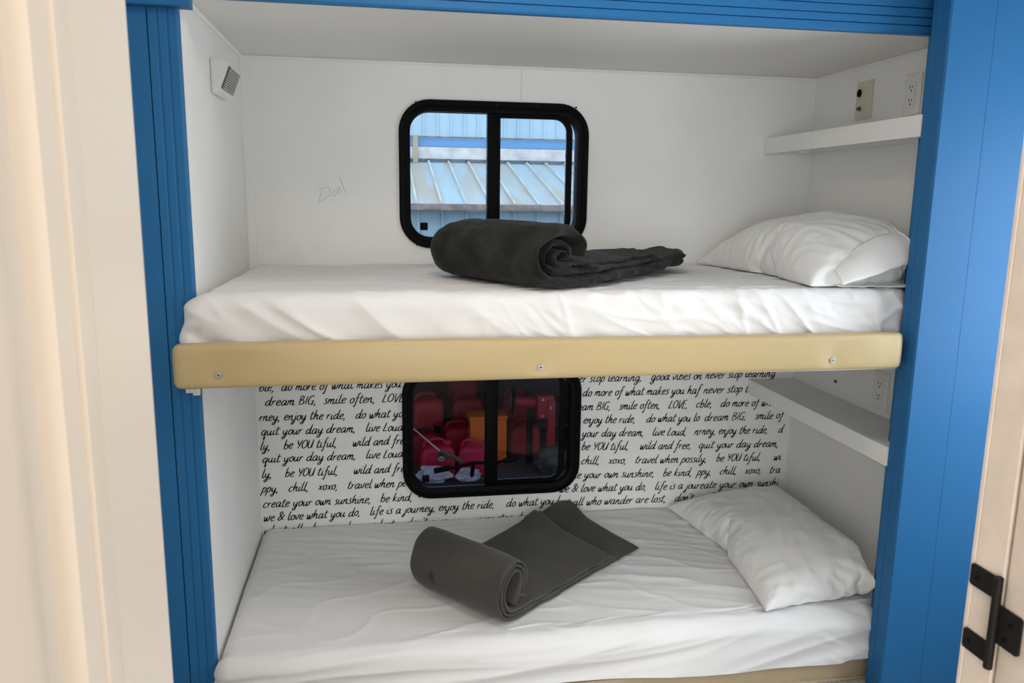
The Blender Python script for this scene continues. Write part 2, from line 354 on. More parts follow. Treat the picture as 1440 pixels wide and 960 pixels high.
def strokes(bm, pts, hw, y):
    P = catmull([Vector((a, b, 0)) for a, b in pts], 5); A = []
    for i, p in enumerate(P):
        d = P[min(i+1, len(P)-1)] - P[max(i-1, 0)]
        d = d.normalized() if d.length > 1e-9 else Vector((1, 0, 0))
        n = Vector((-d.y, d.x, 0)); h = hw*(.75+.45*abs(d.y))*(.6+.4*min(1, min(i, len(P)-1-i)/2.5))
        A.append((bm.verts.new((p.x+n.x*h, y, p.y+n.y*h)), bm.verts.new((p.x-n.x*h, y, p.y-n.y*h))))
    for a, b in zip(A, A[1:]): bm.faces.new((a[0], b[0], b[1], a[1]))
def write(bm, text, a, b, size=.0172, hw=.0017, y=-.0006, start=0):
    """text along the baseline from a to b (x, z), stretched to fit"""
    adv = sum(G[c][0] for c in text); L = math.hypot(b[0]-a[0], b[1]-a[1]); k = L/adv; ang = math.atan2(b[1]-a[1], b[0]-a[0])
    ca, sa = math.cos(ang), math.sin(ang); cur = 0
    for c in text:
        dy = random.uniform(-.05, .05)
        for st in G[c][1]:
            q = []
            for u, v in st:
                X = (cur+u)*k + .24*v*size; Y = (v+dy)*size*(.9 if c in 'BIGLOVEYU' else 1)
                q.append((a[0]+ca*X-sa*Y, a[1]+sa*X+ca*Y))
            strokes(bm, q, hw, y)
        cur += G[c][0]
    return bm
LINES = {'left': [], 'middle': [], 'right': []}
LINES = {'left': [('ble,  do more of what makes you', (0.011, 0.685), (0.473, 0.686)), ('dream BIG,  smile often,  LOVE', (0.028, 0.636), (0.481, 0.636)), ('rney, enjoy the ride,   do what yo', (0.007, 0.584), (0.477, 0.582)), ('quit your day dream,   live Loud', (0.011, 0.535), (0.478, 0.535)), ('ly,    be YOU tiful,     wild and fre', (0.006, 0.485), (0.48, 0.487)), ('quit your day dream,   live Loud', (0.011, 0.44), (0.477, 0.44)), ('ly,    be YOU tiful,     wild and fre', (0.007, 0.387), (0.481, 0.387)), ('ppy,   chill,   xoxo,   travel when pe', (0.005, 0.336), (0.486, 0.334)), ('create your own sunshine,   be kind,', (0.006, 0.282), (0.507, 0.281)), ('we & love what you do,   life is a journey, enjoy the ride,    do what you l', (0.007, 0.233), (1.029, 0.242)), ("what all who wander are lost,   don't give up,   never stop dreaming, ", (0.006, 0.187), (1.03, 0.187))],
 'middle': [('er stop learning,   good vibes on', (1.088, 0.687), (1.543, 0.687)), ('do more of what makes you haf', (1.103, 0.636), (1.54, 0.634)), ('eam BIG,   smile often,   LOVE,   c', (1.089, 0.585), (1.541, 0.582)), (', enjoy the ride,    do what you lo', (1.091, 0.537), (1.543, 0.531)), ('your day dream,   live Loud,   n', (1.105, 0.488), (1.543, 0.479)), ('be YOU tiful,    wild and free,', (1.105, 0.439), (1.517, 0.428)), ('chill,   xoxo,   travel when possily,', (1.105, 0.386), (1.581, 0.374)), ('te your own sunshine,   be kind,', (1.08, 0.335), (1.526, 0.324)), ('we & love what you do,   life is a jou', (1.028, 0.285), (1.546, 0.273)), ("t all who wander are lost,   don't", (1.055, 0.232), (1.536, 0.226))],
 'right': [('never stop learning', (1.557, 0.688), (1.827, 0.69)), ('never stop l', (1.553, 0.634), (1.723, 0.634)), ('ble,   do more of wha', (1.541, 0.582), (1.838, 0.58)), ('dream BIG,   smile of', (1.562, 0.53), (1.871, 0.53)), ('rney, enjoy the ride,    d', (1.543, 0.48), (1.873, 0.475)), ('quit your day dream,', (1.546, 0.428), (1.86, 0.421)), ('be YOU tiful,     wi', (1.617, 0.374), (1.875, 0.37)), ('ppy,   chill,   xoxo,   tra', (1.546, 0.325), (1.875, 0.319)), ('reate your own sunshi', (1.546, 0.273), (1.872, 0.268)), ('we & love what you', (1.546, 0.225), (1.866, 0.22))]}
for key in ('left', 'middle', 'right'):
    bm = B()
    for t, a, b in LINES[key]: write(bm, t, a, b)
    o = obj('lettering', bm, M['ink'], wall_back, False); o['label'] = 'black handwritten phrases printed on the %s wallpaper strip' % key
bm = B(); strokes(bm, [(.218, 1.335), (.250, 1.345), (.258, 1.325), (.236, 1.306), (.222, 1.300)], .0005, -.0006); strokes(bm, [(.232, 1.340), (.220, 1.290)], .0005, -.0006)
strokes(bm, [(.262, 1.306), (.266, 1.302)], .0005, -.0006)
strokes(bm, [(.272, 1.335), (.264, 1.325), (.268, 1.316), (.277, 1.324), (.272, 1.335)], .0005, -.0006)
strokes(bm, [(.279, 1.330), (.289, 1.340), (.286, 1.346), (.280, 1.336), (.284, 1.326), (.296, 1.336)], .0005, -.0006)
strokes(bm, [(.288, 1.378), (.296, 1.352), (.306, 1.326)], .0005, -.0006)
o = obj('pencil_scribble', bm, M['pencil'], wall_back, False); o['label'] = 'faint pencilled word on the white wall'

# ------------------------------------------------------------------ the two nook windows
def window(n, z0, z1, glass, ytint):
    root = tag(empty('window_%d' % n, ((wx0+wx1)/2, 0, z0)), kind='structure'); zz0, zz1 = z0, z1
    prof = [(0, -.0006), (0, -.009), (.005, -.014), (.017, -.0145), (.022, -.010), (.036, -.008), (.036, .046), (.0155, .046), (.0155, -.0006)]
    bm = sweep_loops(B(), [[(u, y, v) for u, v in rrect(wx0+d, wx1-d, z0+d, z1-d, max(.1-d, .03), 10)] for d, y in prof])
    child('frame', bm, M['black'], root)
    iz0, iz1 = z0+.0365, z1-.0365
    child('mullion', box(B(), .761, .800, -.004, .032, iz0, iz1, .003), M['black'], root)
    so = rrect(.8005, 1.048, iz0, iz1, (.003, .055, .055, .003), 8); si = rrect(.806, 1.028, iz0+.012, iz1-.012, (.003, .04, .04, .003), 8)
    bm = sweep_loops(B(), [[(u, y, v) for u, v in lp] for lp, y in ((so, .014), (si, .014), (si, .030), (so, .030))])
    child('sash', bm, M['black'], root)
    bm = extrude_profile(B(), rrect(wx0+.0365, .7605, iz0, iz1, (.062, .002, .002, .062), 8), 'y', .006, .009); child('pane', bm, glass, root)
    bm = extrude_profile(B(), rrect(.8065, 1.0275, iz0+.0125, iz1-.0125, (.003, .04, .04, .003), 8), 'y', .020, .023); child('pane', bm, glass, root)
    bm = extrude_profile(B(), rrect(1.0485, wx1-.0365, iz0+.03, iz1-.03, .002, 2), 'y', .035, .038); child('pane', bm, glass, root)
    child('latch', box(B(), .541, .566, -.004, .0055, z0+.058, z0+.083, .003), M['black'], root)
    for (sx, sz) in [(.53+.13*k, z1-.0115) for k in range(5)] + [(.53+.13*k, z0+.0115) for k in range(5)] + [(wx0+.0115, z0+.12+.09*k) for k in range(4)] + [(wx1-.0115, z0+.12+.09*k) for k in range(4)]:
        child('screw', cyl(B(), (sx, -.0140, sz), (sx, -.0162, sz), .0035, .0022, 10), M['steel'] if random.random() < .0 else M['hinge'], root)
    return root
window(1, *WZ[0], M['glass'], 0)
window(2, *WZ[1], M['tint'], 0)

# ------------------------------------------------------------------ bunk frame, bed base
bunk = tag(empty('bunk_frame', (.85, -.78, .89)), 'upper bunk platform with a padded tan vinyl front rail held by three screws', 'bunk')
child('platform', box(B(), .002, 1.757, -.800, -.0085, .8925, .915, .002), M['board'], bunk)
SCR = ((.059, .928), (.776, .929), (1.517, .930))
def rail_mesh():
    bm = B(); x0, x1 = -.038, 1.712; N = 230; K = 44; rings = []
    for i in range(N+1):
        t = i/N
        xx = x0 + (x1-x0)*(t if .03 < t < .97 else t)
        e = min(xx-x0, x1-xx); k = 1 if e > .02 else math.sqrt(max(0, 1-((.02-e)/.02)**2))
        zb = .896 + .008*(xx-x0)/(x1-x0); zt = .9955 + .0015*math.sin(xx*4); zc = (zb+zt)/2; hz = (zt-zb)/2; hy = .0205; ring = []
        for j in range(K):
            a = 2*PI*j/K; c, s = math.cos(a), math.sin(a)
            yy = math.copysign(abs(c)**.42, c)*(hy - .016*(1-k)); z = math.copysign(abs(s)**.28, s)*(hz - .012*(1-k))
            p = Vector((xx, -.8275 + yy, zc + z))
            if yy < 0:
                fr = (1-(abs(z)/hz)**2)
                p.y -= .003*fr - .0012*noise.noise(Vector((xx*5, z*12, 3)))
                for sx, sz in SCR:
                    d2 = ((xx-sx)/.030)**2 + ((p.z-sz)/.020)**2
                    p.y += .0062*math.exp(-d2*1.3) + .0042*math.exp(-((xx-sx-.03)/.05)**2-((p.z-sz-.03)/.018)**2)
            ring.append(bm.verts.new(p))
        rings.append(ring)
    for a, b in zip(rings, rings[1:]):
        for j in range(K): bm.faces.new((a[j], a[(j+1) % K], b[(j+1) % K], b[j]))
    bm.faces.new(rings[0]); bm.faces.new(rings[-1][::-1]); return bm
child('padded_rail', rail_mesh(), M['tan'], bunk, angle=180)
for sx, sz in SCR:
    bm = B(); yy = -.8475
    cyl(bm, (sx, yy+.004, sz), (sx, yy-.0012, sz), .0092, .0075, 24); cyl(bm, (sx, yy, sz), (sx, yy-.0022, sz), .0048, .0036, 16)
    s_ = child('screw', bm, M['steel'], bunk)
    bm = B(); box(bm, sx-.0022, sx+.0022, yy-.0026, yy-.002, sz-.0006, sz+.0006); box(bm, sx-.0006, sx+.0006, yy-.0026, yy-.002, sz-.0022, sz+.0022); child('screw_slot', bm, M['hole'], s_, smooth=False).location = s_.location*0
bm = B(); box(bm, -.030, .0015, -.769, -.7655, .870, .8915, .001); box(bm, -.014, .0015, -.7725, -.7692, .865, .8915, .001)
br = child('bracket', bm, M['plate'], bunk)
for hx in (-.0225, -.0085): child('bracket_hole', cyl(B(), (hx, -.7735, .884), (hx, -.769, .884), .0042, n=14), M['hole'], br).location = (0, 0, 0)
bed = tag(empty('bed_base', (.85, -.77, 0)), 'low tan wooden base board under the lower mattress, meeting the carpet', 'bed base')
child('front_board', box(B(), .003, 1.763, -.787, -.768, .003, .066, .002), M['tanboard'], bed)
child('platform', box(B(), .006, 1.757, -.767, -.006, .03, .072, .002), M['board'], bed)
child('edge_strip', box(B(), .003, 1.763, -.792, -.7872, .001, .009, .001), M['tanboard'], bed)

# ------------------------------------------------------------------ mattresses in white fitted sheets
def mattress(name, label, zt, zb, yf, xl, xr, r, folds, zb_fn=None):
    """rounded top with draped sides, wrinkled by the folds function (x, drop, y) -> (lift along normal)"""
    bm = B(); NX, NY = 460, 240; h = zt-zb; back = -.008
    arc = r*PI/2; L = 1.76; over = arc + (h-r)
    def X0(y): return xl + (.006-xl)*ss(-.772, -.755, y)
    def X1(y): return xr + (1.892-xr)*ss(-.742, -.725, y)
    s0, s1 = r, L-r; t0, t1 = back - r*.35, yf + r
    smin, smax = s0-over, s1+over; tmax = t0 + arc; tmin = t1-over
    rows = []
    for i in range(NX+1):
        row = []
        s = smin + (smax-smin)*i/NX; sc_ = min(max(s, s0), s1); os_ = s-sc_
        for j in range(NY+1):
            t = tmax + (tmin-tmax)*j/NY; tc = min(max(t, t1), t0); ot = t-tc
            l = math.hypot(os_, ot)
            if l < 1e-9: n = Vector((0, 0, 1)); p = Vector((s, t, zt)); drop = 0
            else:
                d = Vector((os_/l, ot/l, 0)); l = min(l, over)
                if l < arc:
                    a = l/r; p = Vector((sc_, tc, zt)) + d*(r*math.sin(a)) + Vector((0, 0, -r*(1-math.cos(a)))); n = d*math.sin(a)+Vector((0, 0, math.cos(a))); drop = l
                else:
                    p = Vector((sc_, tc, zt)) + d*r + Vector((0, 0, -r-(l-arc))); n = d; drop = l
            amp = folds(p.x, p.y, drop, os_, ot)
            if zb_fn and p.z < zt-r: 
                q = (zt-r-p.z)/(h-r); p.z = zt-r - q*(zt-r-zb_fn(p.x))
            p = p + n*amp
            u = p.x/L; y = min(p.y, back+.003); xa = X0(y)*min(1, drop/.10) if X0(y) < 0 else X0(y); p = Vector((xa + (X1(y)-xa)*u, y, p.z))
            row.append(bm.verts.new(p))
        rows.append(row)
    for a, b in zip(rows, rows[1:]):
        for j in range(NY): bm.faces.new((a[j], b[j], b[j+1], a[j+1]))
    o = obj(name, bm, M['sheet'], None, angle=180); tag(o, label, 'mattress'); return o
def ridge(v): return 1-abs(noise.noise(v))*2
def crease(v): return max(0, 1-abs(noise.noise(v))*4.5)**1.5
def folds_upper(x, y, drop, os_, ot):
    fr = ss(.0, .05, drop)
    # long pulls running down to the right on the left half, fine creases on the right half
    q = x - 1.35*drop; left = 1-ss(.55, 1.0, x)
    a = .0075*ridge(Vector((q*9, drop*3+x*.9, 1.3)))*left*ss(.0, .04, drop)
    q2 = x - .9*drop; a += (.0042*ridge(Vector((q2*13, drop*5, 7)))+.0014*ridge(Vector((x*14+drop*10, drop*26-x*9, 2))))*(1-left)*ss(.0, .03, drop)
    a += .0022*ridge(Vector((x*6, y*16+x*2, 4))) + .0035*noise.noise(Vector((x*3, y*5, 9)))
    a += .0022*(ridge(Vector((x*30, y*22, 5))))*ss(.9, 1.3, x)*(1-fr)
    a += .0045*math.exp(-((x-.03)/.05)**2)*ss(.05, .12, drop)*noise.noise(Vector((drop*50, x*40, 2)))
    a += .0048*crease(Vector((q*5+3, drop*4+x*.8, 21)))*left*ss(.02, .05, drop)
    a += (.0052*crease(Vector(((x-.8*drop)*11, drop*4, 31)))+.0040*crease(Vector((x*5+drop*6, drop*20-x*9, 41))))*(1-left)*ss(.0, .03, drop)
    a += .0022*crease(Vector((x*7+y*3, y*9-x*2, 51)))*(1-fr)
    return a - .004*fr
def folds_lower(x, y, drop, os_, ot):
    fr = ss(.0, .04, drop)
    q = drop + .16*ss(.55, 1.75, x)*(x-.55)
    a = .0075*ridge(Vector((x*1.6, q*17, 11)))*ss(.01, .06, drop)*ss(-.1, .5, x)
    a += .0022*ridge(Vector((x*3, y*20+x*5, 3)))*ss(-.9, -.3, -y*-1) + .003*noise.noise(Vector((x*3, y*4, 5)))
    a += .0035*ridge(Vector(((x-y*.4)*2.2, (y+x*.35)*15, 8)))*ss(.75, 1.15, x)*(1-fr)
    a += .0050*crease(Vector((x*1.3, q*10, 61)))*ss(.02, .06, drop) + .0026*crease(Vector((x*5+y*7, y*6-x*3, 71)))*(1-fr)
    a += .0045*ridge(Vector((x*16-drop*30, drop*9, 6)))*ss(1.52, 1.7, x)*fr
    a += .004*ridge(Vector((x*3, drop*30+x*2, 1)))*fr*(1-ss(.3, .6, x))
    return a
m_up = mattress('mattress', 'upper bunk mattress in a creased white fitted sheet above the tan rail', 1.098, .917, -.793, -.036, 1.758, .038, folds_upper)
m_lo = mattress('mattress', 'lower bunk mattress in a white fitted sheet just above the floor', .207, .070, -.796, -.008, 1.758, .040, folds_lower, lambda x: .0745-.012*ss(1.0, 1.3, x)*(1-ss(1.62, 1.70, x)))

# ------------------------------------------------------------------ pillows: two cloth sheets inflated, then laid down
def pillow_shape(nx=62, ny=88, lx=.5, ly=.74, frames=36, press=3.2):
    bm = B(); top = []; bot = []
    for i in range(nx+1):
        a = []; b = []
        for j in range(ny+1):
            x = (i/nx-.5)*lx; y = (j/ny-.5)*ly; u = 2*i/nx-1; v = 2*j/ny-1; edge = i in (0, nx) or j in (0, ny)
            h = .02*(1-u*u)*(1-v*v) + .002*noise.noise(Vector((x*20, y*20, 0)))*(0 if edge else 1)
            p = bm.verts.new((x, y, h)); a.append(p); b.append(p if edge else bm.verts.new((x, y, -h)))
        top.append(a); bot.append(b)
    for i in range(nx):
        for j in range(ny):
            bm.faces.new((top[i][j], top[i+1][j], top[i+1][j+1], top[i][j+1])); bm.faces.new((bot[i][j], bot[i][j+1], bot[i+1][j+1], bot[i+1][j]))
    me = bpy.data.meshes.new('t'); bm.to_mesh(me); bm.free(); o = bpy.data.objects.new('t', me); C.objects.link(o)
    m = o.modifiers.new('c', 'CLOTH'); s = m.settings
    s.quality = 5; s.mass = .15; s.tension_stiffness = 15; s.compression_stiffness = 15; s.shear_stiffness = 5; s.bending_stiffness = .1
    s.use_pressure = True; s.uniform_pressure_force = press; s.effector_weights.gravity = 0; s.air_damping = 5
    m.collision_settings.use_self_collision = False; m.collision_settings.use_collision = False
    m.point_cache.frame_start = 1; m.point_cache.frame_end = frames
    for fr in range(1, frames+1): sc.frame_set(fr)
    ev = o.evaluated_get(bpy.context.evaluated_depsgraph_get()); me2 = bpy.data.meshes.new_from_object(ev)
    V = [v.co.copy() for v in me2.vertices]; P = [tuple(p.vertices) for p in me2.polygons]
    bpy.data.objects.remove(o); bpy.data.meshes.remove(me); bpy.data.meshes.remove(me2); sc.frame_set(1)
    return V, P
PV, PP = pillow_shape()
def smax(a, b, k=.012):
    h = max(k-abs(a-b), 0)/k; return max(a, b) + h*h*k*.25
def pillow(label, x0, width, ymid, ylen, thick, tilt, zt, seed, flip=1, lift=0):
    mx = max(abs(v.x) for v in PV); my = max(abs(v.y) for v in PV); mz = max(abs(v.z) for v in PV)
    me = bpy.data.meshes.new('pillow'); W2 = width/2; out = []
    for v in PV:
        x = v.x/mx*W2; y = v.y/my*ylen/2*flip; z = v.z/mz*thick/2
        nn = Vector((x*9+seed, y*9, z*9))
        y += .012*noise.noise(nn*.5); z += .012*noise.noise(nn*.6+Vector((5, 0, 0)))*(1-(abs(v.x)/mx)**3)
        # creases pulling in from the long seam
        e = (abs(v.x)/mx); c = ridge(Vector((v.y*26+seed, v.x*5, v.z*3)))
        z += math.copysign(.013, v.z)*(c-.4)*e**2*(1-e**6)*(1 if abs(v.z) > .004 else 0)
        z += math.copysign(.006, v.z)*ridge(Vector((v.y*12+v.x*16, v.x*10-v.y*5, seed)))*(1-e**4)*(1 if abs(v.z) > .01 else 0)
        X = x*math.cos(tilt) - z*math.sin(tilt); Z = x*math.sin(tilt) + z*math.cos(tilt)
        out.append(Vector((X, y, Z)))
    minx = min(v.x for v in out); 
    left = [v for v in out if v.x < minx+.02]; zl = sum(v.z for v in left)/len(left)
    for v in out:
        v.x += x0-minx; v.z += zt - zl + .012 + lift
        v.z = smax(v.z, zt+.004, .03)
        v.z -= 0
        if v.x > 1.80: 
            d = v.x-1.80; v.x = 1.80 + .088*(1-math.exp(-d/.088)); v.z += .10*d
        v.y = ymid + v.y
        v.y = min(v.y, -.012)
        lim = 1.757 + .131*(1-ss(.50, .738, -v.y))
        if v.x > lim-.05: v.x = lim-.05 + .048*(1-math.exp(-(v.x-lim+.05)/.048))
    me.from_pydata([tuple(v) for v in out], [], PP); me.validate()
    for p in me.polygons: p.use_smooth = True
    me.materials.append(M['pillow'])
    o = bpy.data.objects.new('pillow', me); C.objects.link(o); tag(o, label, 'pillow')
    sd = o.modifiers.new('s', 'SUBSURF'); sd.levels = 1; sd.render_levels = 1
    return o
p_up = pillow('white pillow on the upper bunk, its case open at the near end', 1.475, .44, -.415, .75, .27, .22, 1.100, 3.1)
p_lo = pillow('plump white pillow leaning against the right wall of the lower bunk', 1.420, .45, -.405, .755, .19, .125, .209, 8.4, -1)
# open end of the upper pillowcase: an upper flap over the pillow end and a lower one lying on the sheet
def flap(path_fn, nu=40, nv=12):
    bm = B(); g = []
    for i in range(nu+1): g.append([bm.verts.new(path_fn(i/nu, j/nv)) for j in range(nv+1)])
    for i in range(nu):
        for j in range(nv): bm.faces.new((g[i][j], g[i+1][j], g[i+1][j+1], g[i][j+1]))
    return bm
def top_flap(u, v):
    x = 1.555+.203*u; y0, y1 = -.725, -.800
    z0 = 1.130+.10*math.sin(min(1, u*1.1)*PI*.5)+.01; z1 = 1.112+.062*u**1.1
    y = y0+(y1-y0)*v
    z = z0*(1-v)+z1*v + .018*math.sin(PI*v) + .004*noise.noise(Vector((x*30, y*30, 2)))
    return Vector((x, y, z))
def bottom_flap(u, v):
    x = 1.56+.196*u; y = -.74-.060*v*(.7+.3*u)
    return Vector((x, y, 1.1055 + .010*(1-v)*(1-v) + .004*abs(noise.noise(Vector((x*25, y*40, 6)))) - (.012*ss(-.795, -.83, y) if False else 0)))

for fn in (top_flap, bottom_flap):
    fo = obj('pillowcase_flap', flap(fn), M['pillow'], p_up, angle=180)
    so_ = fo.modifiers.new('t', 'SOLIDIFY'); so_.thickness = .0016; so_.offset = 0

# ------------------------------------------------------------------ rolled fleece blankets
def ribbon(bm, path, thick, lo, hi, O, a, b, bumps=.002, seed=0, rnd=.45, fr=None, M_=36, taper=.02, sheet_z=None):
    """path = list of (b, z); ribbon of given thickness around it, from lo to hi along the axis; lo/hi may be functions of the path parameter"""
    P = catmull([Vector((p[0], p[1], 0)) for p in path], 9)
    # resample evenly
    ln = [0]
    for p, q in zip(P, P[1:]): ln.append(ln[-1]+(q-p).length)
    n = int(ln[-1]/.006)+1; Q = []; k = 0
    for i in range(n+1):
        s = ln[-1]*i/n
        while k < len(ln)-2 and ln[k+1] < s: k += 1
        t = (s-ln[k])/max(1e-9, ln[k+1]-ln[k]); Q.append(P[k].lerp(P[k+1], t))
    rings = []
    for i, p in enumerate(Q):
        d = (Q[min(i+1, n)]-Q[max(i-1, 0)]).normalized(); nrm = Vector((-d.y, d.x, 0)); s = ln[-1]*i/n; tau = i/n
        l0 = lo(tau, s) if callable(lo) else lo; h0 = hi(tau, s) if callable(hi) else hi
        e = min(s, ln[-1]-s); kk = 1 if e > taper else math.sqrt(max(.02, 1-((taper-e)/taper)**2))
        ring = []
        for j in range(M_):
            an = 2*PI*j/M_; c, sn = math.cos(an), math.sin(an)
            w = (l0+h0)/2 + (h0-l0)/2*math.copysign(abs(c)**.55, c); tt = thick/2*math.copysign(abs(sn)**rnd, sn)*kk
            bb = p.x + nrm.x*tt; zz = p.y + nrm.y*tt
            nv = noise.noise(Vector((s*14+seed, w*11, tt*30+seed)))*bumps + noise.noise(Vector((s*45, w*38+seed, tt*60)))*bumps*.35
            bb += nrm.x*nv*(1 if tt > 0 else -1)*.8; zz += nrm.y*nv*(1 if tt > 0 else -1)*.8
            w += noise.noise(Vector((s*18, seed+tt*40, 4)))*bumps*1.5
            if fr: w, bb, zz = fr(w, bb, zz, tau, s)
            q = Vector(O) + Vector(a)*w + Vector(b)*bb + Vector((0, 0, zz))
            q.y = min(q.y, -.012)
            if sheet_z: q.z = max(q.z, sheet_z)
            ring.append(bm.verts.new(q))
        rings.append(ring)
    for r0, r1 in zip(rings, rings[1:]):
        for j in range(M_): bm.faces.new((r0[j], r0[(j+1) % M_], r1[(j+1) % M_], r1[j]))
    bm.faces.new(rings[0]); bm.faces.new(rings[-1][::-1]); return bm
def offset_path(path, d):
    P = [Vector((p[0], p[1])) for p in path]; out = []
    for i, p in enumerate(P):
        t = (P[min(i+1, len(P)-1)]-P[max(i-1, 0)]).normalized(); out.append((p.x - t.y*d, p.y + t.x*d))
    return out
# lower blanket, folded flat in layers and half rolled up
a = Vector((.654, -.756, 0)).normalized(); b = Vector((.756, .654, 0)).normalized(); O = Vector((.473, -.510, .2075)); LL = .335
inner = [(.60, .034), (.45, .036), (.30, .034), (.17, .033), (.09, .034), (.052, .044), (.034, .075), (.036, .110), (.054, .138), (.078, .147), (.097, .134), (.098, .110), (.086, .086), (.073, .064), (.067, .054)]
bm = B()
def skew(k): 
    def fr(w, bb, zz, tau, s):
        t = max(0, (bb-.12))/.5
        bb += -.30*t*(w-LL/2) ; w += .02*t*(w-LL/2)/LL*2
        back = ss(.6, 1.0, bb/.72)*ss(.12, .0, w)
        zz += .035*back
        return w, bb, zz
    return fr
def lohi(e): return (lambda tau, s: 0+e), (lambda tau, s: LL-e*.6)
for k, (off, bext, th) in enumerate(((0, .565, .0125), (.0125, .585, .0125), (.0245, .735, .0150))):
    path = [(bext, inner[0][1]-0)] + [(p[0], p[1]) for p in inner[1:]]
    if k == 2: path = path[:-2]
    path = offset_path(path, off)
    path = [(p[0], max(p[1], .0075)) for p in path]
    l, h = lohi(.002*k)
    ribbon(bm, path, th, l, h, O, a, b, .0026, 10*k, fr=skew(k), sheet_z=.2085)
# the crumpled core and tucked corner inside the roll
ribbon(bm, [(.098, .050), (.088, .046), (.078, .052), (.084, .064), (.100, .070), (.112, .062), (.126, .060)], .012, .03, LL-.006, O, a, b, .004, 77)
o = obj('blanket', bm, M['velvet2'], None, angle=180); tag(o, 'thin grey fleece blanket folded in layers and half rolled on the lower bunk', 'blanket')
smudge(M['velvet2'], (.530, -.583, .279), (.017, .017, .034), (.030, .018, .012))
# upper blanket, thick and fluffy
a = Vector((.48, -.877, 0)).normalized(); b = Vector((.877, .48, 0)).normalized(); O = Vector((.540, -.425, 1.102)); LU = .455
def fr_up(w, bb, zz, tau, s):
    t = max(0, min(1.1, (bb-.18)/.57))
    if t > 0:
        c = .235; w = c + (w-LU/2)*(1-.60*t); bb += -.75*(w-c)*t
        zz += (.006*math.sin(w*30+t*5) + .016*ss(.72, 1, t)*ss(.34, .18, w))*min(1, t*2) + .005*noise.noise(Vector((bb*20, w*14, 1)))
    return w, bb, max(zz, .002)
bm = B()
path = [(.76, .030), (.66, .026), (.52, .020), (.36, .016), (.20, .013), (.10, .014), (.046, .026), (.018, .052), (.016, .088), (.044, .124), (.092, .142), (.140, .132), (.166, .104), (.160, .078)]
ribbon(bm, path, .034, 0, LU, O, a, b, .011, 3, rnd=.7, fr=fr_up, taper=.013, sheet_z=1.104)
up2 = [(.775, .046), (.70, .045), (.58, .042), (.44, .040), (.30, .040), (.18, .040), (.10, .042), (.058, .056), (.052, .082), (.072, .106), (.104, .110), (.128, .096), (.128, .078), (.112, .076)]
ribbon(bm, up2, .022, .008, LU-.016, O, a, b, .010, 31, rnd=.7, fr=fr_up, taper=.012, sheet_z=1.104)
ribbon(bm, [(.176, .062), (.142, .058), (.106, .056), (.080, .064), (.078, .082), (.096, .092), (.110, .084), (.104, .074)], .020, .014, LU-.010, O, a, b, .014, 51, rnd=.8, taper=.01, sheet_z=1.104)
ribbon(bm, [(.62, .054), (.46, .053), (.32, .053), (.24, .055), (.17, .058)], .018, .04, LU-.04, O, a, b, .008, 91, rnd=.7, fr=fr_up, taper=.02, sheet_z=1.104)
o = obj('blanket', bm, M['velvet'], None, angle=180); tag(o, 'thick dark grey fleece blanket loosely rolled in front of the upper window', 'blanket')

# ------------------------------------------------------------------ shelves on the right wall
def shelf(label, z0, z1, y0, clip):
    r = tag(empty('wall_shelf', (1.8, -.38, z0)), label, 'shelf')
    child('fascia', box(B(), 1.7214, 1.739, -.8065, -.003, z0, z1, .0015), M['white'], r)
    child('shelf_board', extrude_profile(B(), [(1.7392, -.003), (1.8985, -.003), (1.8985, -.744), (1.765, -.744), (1.765, -.806), (1.7392, -.806)], 'z', z1-.020, z1-.001), M['white'], r)
    child('end_cleat', box(B(), 1.7395, 1.8985, -.022, -.004, z0+.008, z1-.0205, .001), M['white'], r)
    child('wall_cleat', box(B(), 1.880, 1.8985, y0, -.0225, z0+.006, z1-.0205, .001), M['white'], r)
    if clip: child('clip', box(B(), 1.752, 1.772, -.215, -.180, z0-.006, z0+.012, .003), M['plate'], r)
    return r
shelf('white box-edged wall shelf above the pillow on the upper bunk', 1.4777, 1.5305, -.752, True)
shelf('white wall shelf above the pillow of the lower bunk, under the bunk platform', .631, .682, -.752, False)

# ------------------------------------------------------------------ wall plates
def outlet(label, y, z):
    r = tag(empty('wall_outlet', (1.9, y, z)), label, 'outlet', )
    X = 1.8995
    bm = B(); lp = [(y-.036, z-.057), (y+.036, z-.057), (y+.036, z+.057), (y-.036, z+.057)]
    sweep = [[(X, u, v) for u, v in rrect(y-.036, y+.036, z-.057, z+.057, .004, 3)], [(X-.003, u, v) for u, v in rrect(y-.036, y+.036, z-.057, z+.057, .004, 3)], [(X-.0055, u, v) for u, v in rrect(y-.032, y+.032, z-.053, z+.053, .004, 3)]]
    L = [[bm.verts.new(p) for p in lp] for lp in sweep]; n = len(L[0])
    for q, s in zip(L, L[1:]):
        for k in range(n): bm.faces.new((q[k], q[(k+1) % n], s[(k+1) % n], s[k]))
    bm.faces.new(L[0]); bm.faces.new(L[-1])
    child('cover_plate', bm, M['plate'], r)
    rc = child('receptacle', box(B(), X-.0075, X-.0056, y-.0165, y+.0165, z-.034, z+.034, .0015), M['plate'], r)
    for dz in (.0185, -.0185):
        bm = B(); box(bm, X-.0081, X-.0076, y+.0045, y+.0068, z+dz-.002, z+dz+.007); box(bm, X-.0081, X-.0076, y-.0068, y-.0045, z+dz-.001, z+dz+.006); cyl(bm, (X-.0076, y, z+dz-.008), (X-.0081, y, z+dz-.008), .0026, n=10)
        child('socket_slots', bm, M['hole'], rc, smooth=False).location = (0, 0, 0)
    return r
outlet('white double power outlet above the upper shelf, nearest the blue panel', -.520, 1.618)
outlet('white double power outlet under the bunk platform, above the lower shelf', -.507, .760)
r = tag(empty('wall_plate', (1.9, -.29, 1.628)), 'ivory wall plate with a black round socket and a metal jack, above the upper shelf', 'wall plate')
